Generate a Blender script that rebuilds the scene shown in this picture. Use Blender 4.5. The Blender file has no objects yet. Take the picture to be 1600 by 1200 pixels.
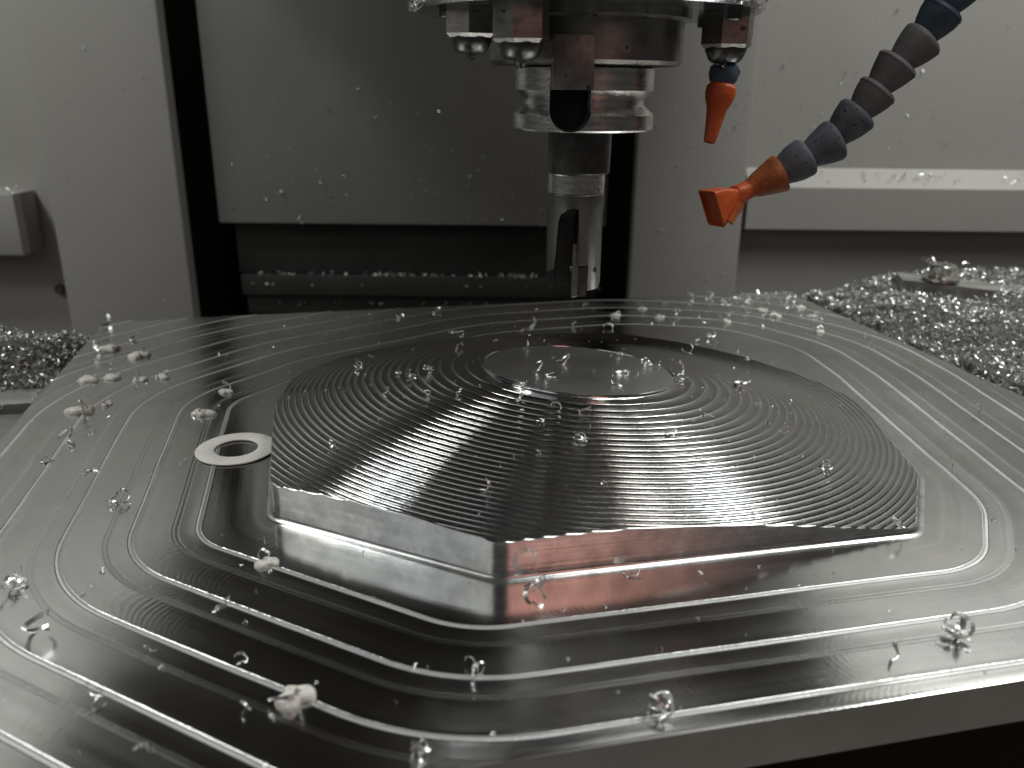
import bpy, bmesh, math, random
import numpy as np
from mathutils import Vector, Matrix

S = bpy.context.scene
COL = S.collection
PI = math.pi

# ------------------------------------------------------------------ camera
cam_d = bpy.data.cameras.new('camera')
cam = bpy.data.objects.new('camera', cam_d)
COL.objects.link(cam)
S.camera = cam
cam_d.sensor_width = 36.0
cam_d.lens = 36.0 * 1300.0 / 1600.0
cam_d.clip_start = 0.01
cam_d.clip_end = 20.0
PITCH, ROLL = math.radians(19.7), math.radians(0.6)
cam.matrix_world = (Matrix.Translation((0, 0, 0.150)) @ Matrix.Rotation(PI / 2 - PITCH, 4, 'X')
                    @ Matrix.Rotation(ROLL, 4, 'Z'))
cam_d.dof.use_dof = True
cam_d.dof.focus_distance = 0.34
cam_d.dof.aperture_fstop = 13.0

# ------------------------------------------------------------------ world, lamps, exposure
world = bpy.data.worlds.new('World')
S.world = world
world.use_nodes = True
bg = world.node_tree.nodes['Background']
bg.inputs[0].default_value = (0.90, 0.90, 0.87, 1)
bg.inputs[1].default_value = 0.042

def area(name, loc, target, sx, sy, power, color=(1, 1, 1), spread=180):
    l = bpy.data.lights.new(name, 'AREA')
    l.shape = 'RECTANGLE'
    l.size, l.size_y = sx, sy
    l.energy = power
    l.color = color
    l.spread = math.radians(spread)
    o = bpy.data.objects.new(name, l)
    COL.objects.link(o)
    o.location = loc
    d = Vector(target) - Vector(loc)
    o.rotation_euler = d.to_track_quat('-Z', 'Y').to_euler()
    return o

COOL = (0.985, 1.0, 0.955)
area('work_lamp_left', (-0.78, -0.18, 0.56), (0.0, 0.35, 0.0), 0.95, 0.55, 0.90, COOL)
area('work_lamp_front', (-0.85, 0.12, 0.78), (0.0, 0.35, 0.0), 0.30, 0.12, 1.6, COOL)
area('work_lamp_right', (0.80, 0.58, 0.98), (0.40, 0.80, 0.0), 0.55, 0.24, 8.0, COOL)
area('corner_lamp_left', (-0.90, 0.50, 0.95), (-0.50, 0.93, 0.0), 0.30, 0.16, 4.2, COOL)
area('roof_lamp', (0.50, 0.12, 1.05), (0.05, 0.32, 0.0), 0.40, 0.22, 2.4, COOL)
area('operator_stand_in_lamp', (0.30, -0.24, 0.40), (0.03, 0.24, 0.0), 0.22, 0.26, 0.19, (1.0, 0.46, 0.38))  # added pink lamp standing in for red clothing of an unseen operator

S.view_settings.view_transform = 'Standard'
S.view_settings.look = 'None'
S.view_settings.exposure = 0.06
S.view_settings.gamma = 1.0
S.view_settings.use_curve_mapping = False
S.cycles.use_denoising = True
S.cycles.max_bounces = 10
S.cycles.glossy_bounces = 6
S.cycles.sample_clamp_indirect = 6.0
S.cycles.caustics_reflective = False
S.cycles.caustics_refractive = False

# ------------------------------------------------------------------ materials
def nt(m):
    m.use_nodes = True
    return m.node_tree.nodes, m.node_tree.links

def mat(name, col, metal=0.0, rough=0.4, var=None, rvar=None, bump=None, stretch=(1, 1, 1), spec=0.5,
        coat=0.0, trans=0.0, ior=1.45, bump2=None, aniso=0.0, coords='Object', specks=None):
    """var=(scale, amount) colour mottling, rvar=(scale, amount) roughness wear, bump=(scale, metres)"""
    m = bpy.data.materials.new(name)
    N, L = nt(m)
    b = N['Principled BSDF']
    b.inputs['Base Color'].default_value = (*col, 1)
    b.inputs['Metallic'].default_value = metal
    b.inputs['Roughness'].default_value = rough
    b.inputs['Specular IOR Level'].default_value = spec
    b.inputs['Coat Weight'].default_value = coat
    b.inputs['Transmission Weight'].default_value = trans
    b.inputs['IOR'].default_value = ior
    b.inputs['Anisotropic'].default_value = aniso
    tc = N.new('ShaderNodeTexCoord')
    mp = N.new('ShaderNodeMapping')
    mp.inputs['Scale'].default_value = stretch
    L.new(tc.outputs[coords], mp.inputs['Vector'])
    def noise(scale, detail=6, rg=0.6):
        n = N.new('ShaderNodeTexNoise')
        n.inputs['Scale'].default_value = scale
        n.inputs['Detail'].default_value = detail
        n.inputs['Roughness'].default_value = rg
        L.new(mp.outputs['Vector'], n.inputs['Vector'])
        return n
    colsock = None
    if var:
        n = noise(var[0])
        r = N.new('ShaderNodeMapRange')
        r.inputs['From Min'].default_value = 0.3
        r.inputs['From Max'].default_value = 0.7
        r.inputs['To Min'].default_value = 1 - var[1]
        r.inputs['To Max'].default_value = 1 + var[1]
        L.new(n.outputs['Fac'], r.inputs['Value'])
        x = N.new('ShaderNodeVectorMath'); x.operation = 'SCALE'
        x.inputs[0].default_value = col
        L.new(r.outputs[0], x.inputs['Scale'])
        colsock = x.outputs[0]
    if specks:
        v = noise(specks[0], 2, 0.5)
        r = N.new('ShaderNodeMapRange')
        r.inputs['From Min'].default_value = specks[1]
        r.inputs['From Max'].default_value = specks[1] + 0.03
        L.new(v.outputs['Fac'], r.inputs['Value'])
        mx = N.new('ShaderNodeMix'); mx.data_type = 'RGBA'
        L.new(r.outputs[0], mx.inputs[0])
        mx.inputs[6].default_value = (*col, 1)
        if colsock: L.new(colsock, mx.inputs[6])
        mx.inputs[7].default_value = (*specks[2], 1)
        colsock = mx.outputs[2]
    if colsock: L.new(colsock, b.inputs['Base Color'])
    if rvar:
        n = noise(rvar[0])
        r = N.new('ShaderNodeMapRange')
        r.inputs['From Min'].default_value = 0.3
        r.inputs['From Max'].default_value = 0.7
        r.inputs['To Min'].default_value = max(0.02, rough - rvar[1])
        r.inputs['To Max'].default_value = rough + rvar[1]
        L.new(n.outputs['Fac'], r.inputs['Value'])
        L.new(r.outputs[0], b.inputs['Roughness'])
    prev = None
    for bp in (bump, bump2):
        if not bp: continue
        n = noise(bp[0])
        k = N.new('ShaderNodeBump')
        k.inputs['Strength'].default_value = 1.0
        k.inputs['Distance'].default_value = bp[1]
        L.new(n.outputs['Fac'], k.inputs['Height'])
        if prev: L.new(prev, k.inputs['Normal'])
        prev = k.outputs[0]
    if prev: L.new(prev, b.inputs['Normal'])
    return m

M = {}
PAINT = (0.395, 0.385, 0.365)
M['paint'] = mat('grey_machine_paint', PAINT, 0, 0.42, var=(3, .06), bump=(260, .00025), rvar=(5, .10), specks=(330, .74, (.16, .15, .13)))
M['paint_dark'] = mat('dark_cover_steel', (0.235, 0.233, 0.224), 0.1, 0.42, var=(4, .12), bump=(220, .0002), rvar=(6, .1), specks=(330, .75, (.30, .30, .28)))
M['tray'] = mat('oily_tray_steel', (0.21, 0.185, 0.17), 0, 0.5, var=(6, .3), bump=(60, .0008))
M['fold'] = mat('dark_fold_steel', (0.045, 0.046, 0.044), 0.2, 0.42, var=(8, .3), bump=(200, .0003))  # lower cover panels, much darker than the top one
M['gap'] = mat('near_black_steel', (0.024, 0.018, 0.014), 0, 0.6, var=(6, .3), bump=(60, .0008), spec=0.12)  # near-black brown for the recess wall, rail and saddle
M['table'] = mat('cast_iron_table', (0.36, 0.355, 0.34), 0.75, 0.42, var=(20, .25), rvar=(14, .14), bump=(160, .0003), stretch=(1, 6, 1))
M['chip'] = mat('bright_aluminium_chip', (0.88, 0.885, 0.87), 0.88, 0.30, bump=(1100, .00010), rvar=(300, .10))
M['flute'] = mat('flute_painted_reflection', (0.075, 0.073, 0.07), 0.8, 0.42, var=(200, .2))  # dark reflection in the flute pockets, painted as near-black colour
M['chip_wet'] = mat('wet_aluminium_chip', (0.88, 0.88, 0.86), 0.75, 0.38, bump=(900, .00008))
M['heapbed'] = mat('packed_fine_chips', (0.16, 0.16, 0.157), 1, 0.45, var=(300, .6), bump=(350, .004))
M['foam'] = mat('milky_coolant', (0.95, 0.94, 0.88), 0, 0.25, trans=0.0, ior=1.33, bump=(900, .0010), var=(500, .12))
M['drop'] = mat('coolant_water', (0.92, 0.95, 0.88), 0, 0.03, trans=1.0, ior=1.33)
M['stain'] = mat('dried_coolant', (0.42, 0.38, 0.28), 0.4, 0.4, var=(300, .4))
M['steel'] = mat('ground_steel', (0.66, 0.65, 0.62), 1, 0.25, var=(70, .25), rvar=(120, .08), bump=(500, .00004), stretch=(1, 1, 6), specks=(330, .71, (.16, .12, .09)))
M['steel_dull'] = mat('worn_spindle_steel', (0.27, 0.258, 0.245), 1, 0.38, var=(90, .35), rvar=(80, .1), bump=(260, .0002), specks=(180, .68, (.10, .085, .07)))
M['steel_face'] = mat('polished_face_plate', (0.55, 0.55, 0.56), 1, 0.20, var=(40, .2), rvar=(60, .08), bump=(160, .0002))
M['black'] = mat('black_oxide', (0.085, 0.085, 0.083), 0.7, 0.38, var=(200, .4), bump=(600, .00008))
M['recess'] = mat('keyway_painted_shade', (0.02, 0.02, 0.021), 0.5, 0.4)  # near-black colour paints shade into the keyway notch
M['cutter'] = mat('nickel_cutter_body', (0.22, 0.215, 0.207), 1, 0.34, var=(120, .18), rvar=(160, .06), bump=(700, .00005), stretch=(1, 1, .25))
M['carbide'] = mat('coated_carbide', (0.13, 0.115, 0.11), 0.8, 0.36, var=(400, .2))
M['insert'] = mat('worn_insert', (0.20, 0.20, 0.195), 0.6, 0.5, var=(500, .25))
M['screw'] = mat('dark_screw', (0.12, 0.12, 0.12), 0.9, 0.3)
M['head'] = mat('spindle_housing_paint', (0.22, 0.19, 0.15), 0.1, 0.5, var=(9, .2))
M['hose_grey'] = mat('dusty_grey_hose_plastic', (0.175, 0.195, 0.230), 0, 0.62, var=(160, .28), bump=(500, .0003), specks=(420, .67, (.03, .035, .05)))
M['hose_warm'] = mat('greasy_grey_hose_plastic', (0.235, 0.235, 0.245), 0, 0.62, var=(160, .18), bump=(500, .00025))
M['hose_blue'] = mat('blue_hose_plastic', (0.080, 0.130, 0.180), 0, 0.55, var=(150, .35), bump=(400, .0002))
M['orange'] = mat('orange_nozzle_plastic', (0.72, 0.130, 0.035), 0, 0.42, var=(120, .16), bump=(420, .0003))
M['orange_dusty'] = mat('dusty_orange_plastic', (0.55, 0.17, 0.060), 0, 0.55, var=(160, .35), bump=(380, .0006))
M['washer'] = mat('satin_washer', (0.90, 0.89, 0.84), 0.0, 0.42, var=(90, .10), bump=(600, .00006))

def alu(name, rough, marks, brushed=0.0, sscale=(1.2, 150, 1), blotch=0.0, gain=1.0, stepover=0.0222, rad=0.0125, pitch=0.0021):
    """machined aluminium; UV = metres along the tool path / across it"""
    m = bpy.data.materials.new(name)
    N, L = nt(m)
    b = N['Principled BSDF']
    b.inputs['Metallic'].default_value = 1
    uvn = N.new('ShaderNodeUVMap'); uvn.uv_map = 'path'
    tc = N.new('ShaderNodeTexCoord')
    sep = N.new('ShaderNodeSeparateXYZ'); L.new(uvn.outputs[0], sep.inputs[0])
    def math_(op, a, bb=None, c=None):
        n = N.new('ShaderNodeMath'); n.operation = op
        for i, v in enumerate((a, bb, c)):
            if v is None: continue
            if hasattr(v, 'is_output'): L.new(v, n.inputs[i])
            else: n.inputs[i].default_value = v
        return n.outputs[0]
    def noise(vec, scale, detail=5, rg=.6):
        n = N.new('ShaderNodeTexNoise'); n.inputs['Scale'].default_value = scale
        n.inputs['Detail'].default_value = detail; n.inputs['Roughness'].default_value = rg
        L.new(vec, n.inputs['Vector']); return n.outputs['Fac']
    def rng(v, a, b_, c, d):
        r = N.new('ShaderNodeMapRange')
        for i, q in zip((1, 2, 3, 4), (a, b_, c, d)): r.inputs[i].default_value = q
        L.new(v, r.inputs[0]); return r.outputs[0]
    obj = tc.outputs['Object']
    mott = noise(obj, 26)
    tint = N.new('ShaderNodeMix'); tint.data_type = 'RGBA'
    L.new(rng(mott, .35, .65, 0, 1), tint.inputs[0])
    tint.inputs[6].default_value = (.61, .625, .635, 1)
    tint.inputs[7].default_value = (.69, .69, .675, 1)
    smear = rng(noise(obj, 7, 6, .65), .50, .70, 1.0, .72)
    sc = N.new('ShaderNodeVectorMath'); sc.operation = 'SCALE'
    L.new(tint.outputs[2], sc.inputs[0]); L.new(smear, sc.inputs['Scale'])
    sc2 = N.new('ShaderNodeVectorMath'); sc2.operation = 'SCALE'
    L.new(sc.outputs[0], sc2.inputs[0]); L.new(rng(noise(obj, 95, 7, .7), .3, .7, gain * (1 - blotch), gain * (1 + blotch)), sc2.inputs['Scale'])
    L.new(sc2.outputs[0], b.inputs['Base Color'])
    # roughness: mottled film of coolant + pass to pass change
    mpv = N.new('ShaderNodeMapping'); mpv.inputs['Scale'].default_value = sscale
    L.new(uvn.outputs[0], mpv.inputs['Vector'])
    streak = noise(mpv.outputs[0], 1.0, 4, .6)
    film = noise(obj, 9, 4, .55)
    lane = N.new('ShaderNodeTexWhiteNoise'); lane.noise_dimensions = '1D'
    L.new(math_('FLOOR', math_('DIVIDE', sep.outputs[1], stepover * .35)), lane.inputs['W'])
    film = math_('ADD', film, math_('MULTIPLY', math_('SUBTRACT', lane.outputs['Value'], .5), .14 if marks else 0.0))
    rsum = math_('ADD', math_('MULTIPLY', rng(streak, .3, .7, -.5, .5), .09),
                 math_('ADD', math_('MULTIPLY', rng(film, .3, .7, -.5, .5), .13), rough))
    lines = None
    if marks:
        def band(c, w):
            q = math_('ABSOLUTE', math_('SUBTRACT', math_('FLOORED_MODULO', math_('ADD', sep.outputs[1], stepover * .5 - c), stepover), stepover * .5))
            return rng(q, w * .75, w * 1.1, 1, 0)
        lines = math_('MAXIMUM', band(0.0, .0010), math_('MULTIPLY', band(.0078, .0012), .20))
        lines = math_('MULTIPLY', lines, rng(sep.outputs[1], -.003, -.002, 0, 1))
        rsum = math_('ADD', rsum, math_('MULTIPLY', lines, .36))
    L.new(math_('MAXIMUM', rsum, .05), b.inputs['Roughness'])
    # relief
    h = None
    if marks:
        vv = math_('SUBTRACT', math_('FLOORED_MODULO', sep.outputs[1], stepover), stepover * .5)
        arc = math_('SQRT', math_('MAXIMUM', math_('SUBTRACT', rad * rad, math_('MULTIPLY', vv, vv)), 1e-8))
        ph = math_('MULTIPLY', math_('ADD', sep.outputs[0], arc), 2 * PI / pitch)
        wob = math_('MULTIPLY', noise(obj, 60, 3), 7.0)
        wave = math_('SINE', math_('ADD', ph, wob))
        gate = rng(noise(obj, 11, 3), .45, .62, .08, 1)
        h = math_('MULTIPLY', math_('MULTIPLY', wave, gate), marks)
    fine = math_('MULTIPLY', streak, .00003 + brushed)
    grit = math_('MULTIPLY', noise(obj, 700, 3), .000012)
    tot = math_('ADD', fine, grit)
    if h is not None: tot = math_('ADD', tot, h)
    if lines is not None:
        mpx = N.new('ShaderNodeMapping'); mpx.inputs['Scale'].default_value = (700, 110, 1)
        mpx.inputs['Rotation'].default_value = (0, 0, .5)
        L.new(uvn.outputs[0], mpx.inputs['Vector'])
        tot = math_('ADD', tot, math_('MULTIPLY', math_('MULTIPLY', noise(mpx.outputs[0], 1.0, 4, .7), lines), .00034))
    k = N.new('ShaderNodeBump'); k.inputs['Distance'].default_value = 1.0; k.inputs['Strength'].default_value = 1.0
    L.new(tot, k.inputs['Height'])
    L.new(k.outputs[0], b.inputs['Normal'])
    return m

M['floor'] = alu('milled_aluminium_floor', .195, .0000065)
M['dome'] = alu('terraced_aluminium_dome', .11, 0.0, .00005, (170, 260, 1), .06)
M['wallalu'] = alu('side_milled_aluminium', .24, 0.0, .00008, (6, 420, 1), .30)
M['top'] = alu('faced_aluminium_top', .34, 0.0, 0.0, (1, 1, 1), .04, 1.35)

# ------------------------------------------------------------------ helpers
def origin(o):
    v = Vector((0, 0, 0))
    while o is not None:
        v += o.location
        o = o.parent
    return np.array(v)

def thing(name, label, cat, loc=(0, 0, 0), group=None, kind=None):
    o = bpy.data.objects.new(name, None)
    o.empty_display_size = .01
    COL.objects.link(o)
    o.location = loc
    tag(o, label, cat, group, kind)
    return o

def tag(o, label=None, cat=None, group=None, kind=None):
    if label: o['label'] = label
    if cat: o['category'] = cat
    if group: o['group'] = group
    if kind: o['kind'] = kind
    return o

def finish(me, smooth):
    if smooth is not None:
        me.polygons.foreach_set('use_smooth', [True] * len(me.polygons))
        if smooth < 179: me.set_sharp_from_angle(angle=math.radians(smooth))

def mk(name, verts, faces, material, parent=None, smooth=35, loc=None, fix=True):
    """verts in world metres; the object's origin is its parent's, or loc"""
    v = np.asarray(verts, float)
    o0 = np.array(loc) if loc is not None else (origin(parent) if parent is not None else np.zeros(3))
    me = bpy.data.meshes.new(name)
    me.from_pydata((v - o0).tolist(), [], [list(f) for f in faces])
    if fix:
        bm = bmesh.new(); bm.from_mesh(me)
        bmesh.ops.recalc_face_normals(bm, faces=bm.faces)
        bm.to_mesh(me); bm.free()
    finish(me, smooth)
    me.materials.append(M[material] if isinstance(material, str) else material)
    o = bpy.data.objects.new(name, me)
    COL.objects.link(o)
    if parent is not None: o.parent = parent
    if loc is not None: o.location = np.array(loc) - (origin(parent) if parent is not None else 0)
    return o

def box(x0, x1, y0, y1, z0, z1, bev=0.0):
    bm = bmesh.new()
    bmesh.ops.create_cube(bm, size=1)
    for v in bm.verts:
        v.co = Vector(((x0 + x1) / 2 + v.co.x * (x1 - x0), (y0 + y1) / 2 + v.co.y * (y1 - y0), (z0 + z1) / 2 + v.co.z * (z1 - z0)))
    if bev: bmesh.ops.bevel(bm, geom=bm.edges[:], offset=bev, segments=2, profile=.6, affect='EDGES')
    bm.verts.index_update()
    V = [tuple(v.co) for v in bm.verts]; F = [[v.index for v in f.verts] for f in bm.faces]
    bm.free()
    return V, F

def join(*vf):
    V, F = [], []
    for v, f in vf:
        n = len(V); V += [tuple(q) for q in v]; F += [[i + n for i in q] for q in f]
    return V, F

def lathe(prof, seg=64, c=(0, 0, 0), axis=None, close=True):
    """prof [(r,z)...] turned about the z axis through c, or along axis"""
    V, F = [], []
    for r, z in prof:
        for k in range(seg):
            a = 2 * PI * k / seg
            V.append((r * math.cos(a), r * math.sin(a), z))
    n = len(prof)
    for j in range(n - 1):
        for k in range(seg):
            k2 = (k + 1) % seg
            F.append([j * seg + k, j * seg + k2, (j + 1) * seg + k2, (j + 1) * seg + k])
    if close:
        if prof[0][0] > 1e-6: F.append([k for k in range(seg)][::-1])
        if prof[-1][0] > 1e-6: F.append([(n - 1) * seg + k for k in range(seg)])
    if axis is not None:
        q = Vector((0, 0, 1)).rotation_difference(Vector(axis).normalized())
        V = [tuple(q @ Vector(v)) for v in V]
    V = [(v[0] + c[0], v[1] + c[1], v[2] + c[2]) for v in V]
    return V, F

def hexprism(r, z0, z1, c, ch=.0012, rot=0.3):
    V, F = [], []
    rings = [(r - ch, z0), (r, z0 + ch), (r, z1)]
    for rr, z in rings:
        for k in range(6):
            a = rot + k * PI / 3
            V.append((c[0] + rr * math.cos(a), c[1] + rr * math.sin(a), c[2] + z))
    for j in range(2):
        for k in range(6):
            F.append([j * 6 + k, j * 6 + (k + 1) % 6, (j + 1) * 6 + (k + 1) % 6, (j + 1) * 6 + k])
    F.append([5, 4, 3, 2, 1, 0]); F.append([12, 13, 14, 15, 16, 17])
    return V, F

def boolean(vf, cutters, smooth=35):
    """vf minus every cutter, as verts and faces"""
    def tmp(vf):
        me = bpy.data.meshes.new('tmp'); me.from_pydata([tuple(v) for v in vf[0]], [], vf[1])
        bm = bmesh.new(); bm.from_mesh(me); bmesh.ops.recalc_face_normals(bm, faces=bm.faces); bm.to_mesh(me); bm.free()
        o = bpy.data.objects.new('tmp', me); COL.objects.link(o); return o
    a = tmp(vf); cs = [tmp(c) for c in cutters]
    for c in cs:
        m = a.modifiers.new('b', 'BOOLEAN'); m.operation = 'DIFFERENCE'; m.solver = 'EXACT'; m.object = c
    dg = bpy.context.evaluated_depsgraph_get()
    me = bpy.data.meshes.new_from_object(a.evaluated_get(dg))
    V = [tuple(v.co) for v in me.vertices]; F = [list(p.vertices) for p in me.polygons]
    for o in [a] + cs: bpy.data.objects.remove(o)
    bpy.data.meshes.remove(me)
    return V, F

# ------------------------------------------------------------------ the setting: machine enclosure behind the work
def prism_x(prof, x0, x1):
    """closed (y,z) profile pushed from x0 to x1"""
    n = len(prof)
    V = [(x0, y, z) for y, z in prof] + [(x1, y, z) for y, z in prof]
    F = [[i, (i + 1) % n, n + (i + 1) % n, n + i] for i in range(n)] + [list(range(n))[::-1], [n + i for i in range(n)]]
    return V, F

wl = mk('wall_left', *box(-1.15, -.507, .95, .97, -.45, .95), 'paint'); tag(wl, kind='structure')
mk('ledge', *box(-1.15, -.537, .905, .9495, -.031, .036, .003), 'paint', wl)
wr = mk('wall_right', *box(.252, 1.15, .95, .97, -.45, .95), 'paint'); tag(wr, kind='structure')
mk('ledge', *prism_x([(.949, .068), (.925, .049), (.925, .004), (.949, -.002)], .256, 1.15), 'paint', wr)
bl = mk('bolt_head', *lathe([(.0, -.0045), (.004, -.004), (.006, -.001), (.006, .004), (.0, .004)], 18, (-.5275, .947, -.078), axis=(0, 1, 0)), 'steel_dull', wl)
bl['label'] = 'small round bolt head on the grey wall'
cl = mk('column_left', *box(-.504, -.362, .915, .937, -.45, .95, .004), 'paint'); tag(cl, kind='structure')
cr = mk('column_right', *box(.1300, .2495, .915, .937, -.45, .95, .004), 'paint'); tag(cr, kind='structure')
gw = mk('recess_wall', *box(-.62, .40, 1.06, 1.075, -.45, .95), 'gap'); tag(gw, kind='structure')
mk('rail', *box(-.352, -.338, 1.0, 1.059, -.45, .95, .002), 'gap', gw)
fl = mk('chip_tray', *box(-1.2, 1.2, -1.2, 1.1, -.47, -.4503), 'tray'); tag(fl, kind='structure')

cover = thing('way_cover', 'dark telescopic sheet steel way cover between the two grey columns', 'way cover', (-.11, .97, -.45))
mk('cover_panel', *box(-.3325, .104, .945, .965, .0015, .95, .0015), 'paint_dark', cover)
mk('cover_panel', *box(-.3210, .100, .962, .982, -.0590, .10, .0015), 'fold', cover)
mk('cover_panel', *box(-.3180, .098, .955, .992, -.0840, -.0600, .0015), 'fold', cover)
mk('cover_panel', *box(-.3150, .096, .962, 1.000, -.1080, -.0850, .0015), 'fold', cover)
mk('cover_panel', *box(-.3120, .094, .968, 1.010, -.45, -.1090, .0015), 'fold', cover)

# ------------------------------------------------------------------ table under the work
tb = thing('machine_table', 'scratched grey cast iron machine table under the aluminium plate', 'machine table', (0, .42, -.09))
TY = math.radians(12.5)
def yaw(vf):
    return [(x * math.cos(TY) - y * math.sin(TY), x * math.sin(TY) + y * math.cos(TY), z) for x, y, z in vf[0]], vf[1]
slabs = [(.215, .335), (.351, .455), (.471, .522), (.538, .592)]
mk('table_top', *yaw(join(*[box(-.62, .80, a, b, -.045, -.0155, .0012) for a, b in slabs])), 'table', tb)
mk('table_body', *yaw(box(-.615, .795, .22, .588, -.09, -.0452, .002)), 'table', tb)
sd = mk('saddle', *yaw(box(-.35, .45, .26, .56, -.45, -.0905)), 'gap'); tag(sd, kind='structure')

# ------------------------------------------------------------------ the workpiece
YAW = math.radians(12.5)
CU, SU = math.cos(YAW), math.sin(YAW)
def W(u, v): return (u * CU - v * SU, u * SU + v * CU)
U0, U1, V0, V1, THICK = -.148, .349, .152, .580, .015
DX, DY = .0318, .3804                     # dome centre
TA, TB = -.0637, -.0727                   # the dome's axis leans a little
DU, DV = DX * CU + DY * SU, -DX * SU + DY * CU
Z0, KD, R0 = .0215, .952, .0461
DZ = .00070

def rounded(poly, rad):
    P = [np.array(p, float) for p in poly]; n = len(P); out = []
    for i in range(n):
        a, b, c = P[i - 1], P[i], P[(i + 1) % n]
        r = rad[i] if hasattr(rad, '__len__') else rad
        d1 = (a - b) / np.linalg.norm(a - b); d2 = (c - b) / np.linalg.norm(c - b)
        ang = math.acos(max(-1, min(1, float(d1 @ d2))))
        t = min(r / math.tan(ang / 2), .48 * np.linalg.norm(a - b), .48 * np.linalg.norm(c - b))
        r = t * math.tan(ang / 2)
        p1, p2 = b + d1 * t, b + d2 * t
        bis = (d1 + d2) / np.linalg.norm(d1 + d2)
        cc = b + bis * (r / math.sin(ang / 2))
        a1 = math.atan2(*(p1 - cc)[::-1]); a2 = math.atan2(*(p2 - cc)[::-1])
        da = (a2 - a1 + PI) % (2 * PI) - PI
        for k in range(13):
            a_ = a1 + da * k / 12
            out.append(cc + r * np.array([math.cos(a_), math.sin(a_)]))
    return np.array(out)

NA = 1080
TH = np.linspace(0, 2 * PI, NA, endpoint=False)
def polar(poly):
    """radius of a closed outline seen from the dome centre at every TH"""
    dense = []
    n = len(poly)
    for i in range(n):
        a, b = poly[i], poly[(i + 1) % n]
        m = max(2, int(np.linalg.norm(b - a) / .0004))
        for k in range(m): dense.append(a + (b - a) * k / m)
    d = np.array(dense) - np.array([DU, DV])
    th = np.arctan2(d[:, 1], d[:, 0]) % (2 * PI); r = np.hypot(d[:, 0], d[:, 1])
    o = np.argsort(th); th, r = th[o], r[o]
    return np.interp(TH, np.r_[th - 2 * PI, th, th + 2 * PI], np.r_[r, r, r])

ISLAND = rounded([(.046, .226), (.199, .226), (.230, .266), (.255, .345), (.255, .430), (.200, .487), (.100, .490), (.045, .463), (.000, .436), (-.022, .405), (-.0285, .355), (-.0265, .282)],
                 [.011, .008, .012, .03, .04, .05, .05, .05, .05, .04, .03, .012])
INNER = rounded([(.032, .202), (.208, .202), (.2400, .240), (.272, .388), (.278, .438), (.254, .490), (.190, .514), (.100, .508), (.054, .484), (-.006, .455), (-.0535, .408), (-.0525, .272)],
                [.040, .036, .045, .08, .05, .05, .08, .08, .08, .06, .030, .024])
rI, rP = polar(ISLAND), polar(INNER)
cs, sn = np.cos(TH), np.sin(TH)
# slope of the leaning dome along every bearing; the dome ends where it runs into the floor
TT = TA * np.cos(TH + YAW) + TB * np.sin(TH + YAW)
r_run = (TT + np.sqrt(TT * TT + 4 * KD * (Z0 + .0060 + KD * R0 * R0))) / (2 * KD)
r_run = np.minimum(r_run, .5)
e_ = 6e-3
rI = .5 * (rI + r_run - np.sqrt((rI - r_run) ** 2 + e_ * e_ * .05))
def ring(r): return np.c_[DU + r * cs, DV + r * sn]
PI_, PP_ = ring(rI), ring(rP)
def normals(p, sm=3):
    t = np.roll(p, -sm, 0) - np.roll(p, sm, 0)
    t /= np.linalg.norm(t, axis=1)[:, None]
    return np.c_[t[:, 1], -t[:, 0]]
nI, nP = normals(PI_, 2), normals(PP_, 5)
arcP = np.r_[0, np.cumsum(np.linalg.norm(np.diff(PP_, axis=0), axis=1))]
rs = np.random.RandomState(5)
def smooth_noise(n, k, seed):
    g = np.random.RandomState(seed).randn(k)
    x = np.arange(n) / n * k; i = x.astype(int); f = x - i; f = f * f * (3 - 2 * f)
    return g[i % k] * (1 - f) + g[(i + 1) % k] * f

# cross profile of the floor, outwards from the innermost tool path line
STEP = .0222
dz_list = {}
def ridge(c, w, h, n):
    for k in range(n + 1):
        s = -1 + 2 * k / n
        dz_list[round(c + s * w / 2, 6)] = h * (.5 + .5 * math.cos(PI * s))
for k in range(0, 8):
    ridge(k * STEP, .0020, .00019, 8)
    ridge(k * STEP + .0078, .0018, .000035, 6)
dd = np.arange(-.002, .185, .0031)
keys = sorted(dz_list)
for d in dd:
    if all(abs(d - q) > .0006 for q in keys): dz_list[round(float(d), 6)] = 0.0
D = np.array(sorted(dz_list)); ZD = np.array([dz_list[q] for q in D])
rows, zrow, vrow = [], [], []
FIL = .0028
base_in = PI_ + nI * FIL
for t in np.linspace(0, 1, 9)[:-1]:
    e = PP_ + nP * D[0]
    rows.append(base_in * (1 - t) + e * t); zrow.append(np.zeros(NA)); vrow.append(np.full(NA, D[0] - (1 - t) * .024))
mod_a, mod_b = .75 + .25 * smooth_noise(NA, 40, 3), smooth_noise(NA, 23, 4) * .00022
for i, (d, z) in enumerate(zip(D, ZD)):
    k = round(d / STEP)
    jit = smooth_noise(NA, 40, 100 + k) * .00012
    rows.append(PP_ + nP * (d + jit)[:, None])
    zrow.append(z * (.8 + .3 * smooth_noise(NA, 60, 300 + k)).clip(.35, 1.3)); vrow.append(np.full(NA, d))
NR = len(rows)
UVW = np.array(rows)
V = np.zeros((NR, NA, 3))
V[:, :, 0] = UVW[:, :, 0] * CU - UVW[:, :, 1] * SU
V[:, :, 1] = UVW[:, :, 0] * SU + UVW[:, :, 1] * CU
V[:, :, 2] = np.array(zrow)

root = thing('aluminium_workpiece', 'milled aluminium plate with a grooved octagonal dome and stepped contour lines', 'workpiece',
             (*W((U0 + U1) / 2, (V0 + V1) / 2), -THICK))

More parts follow.
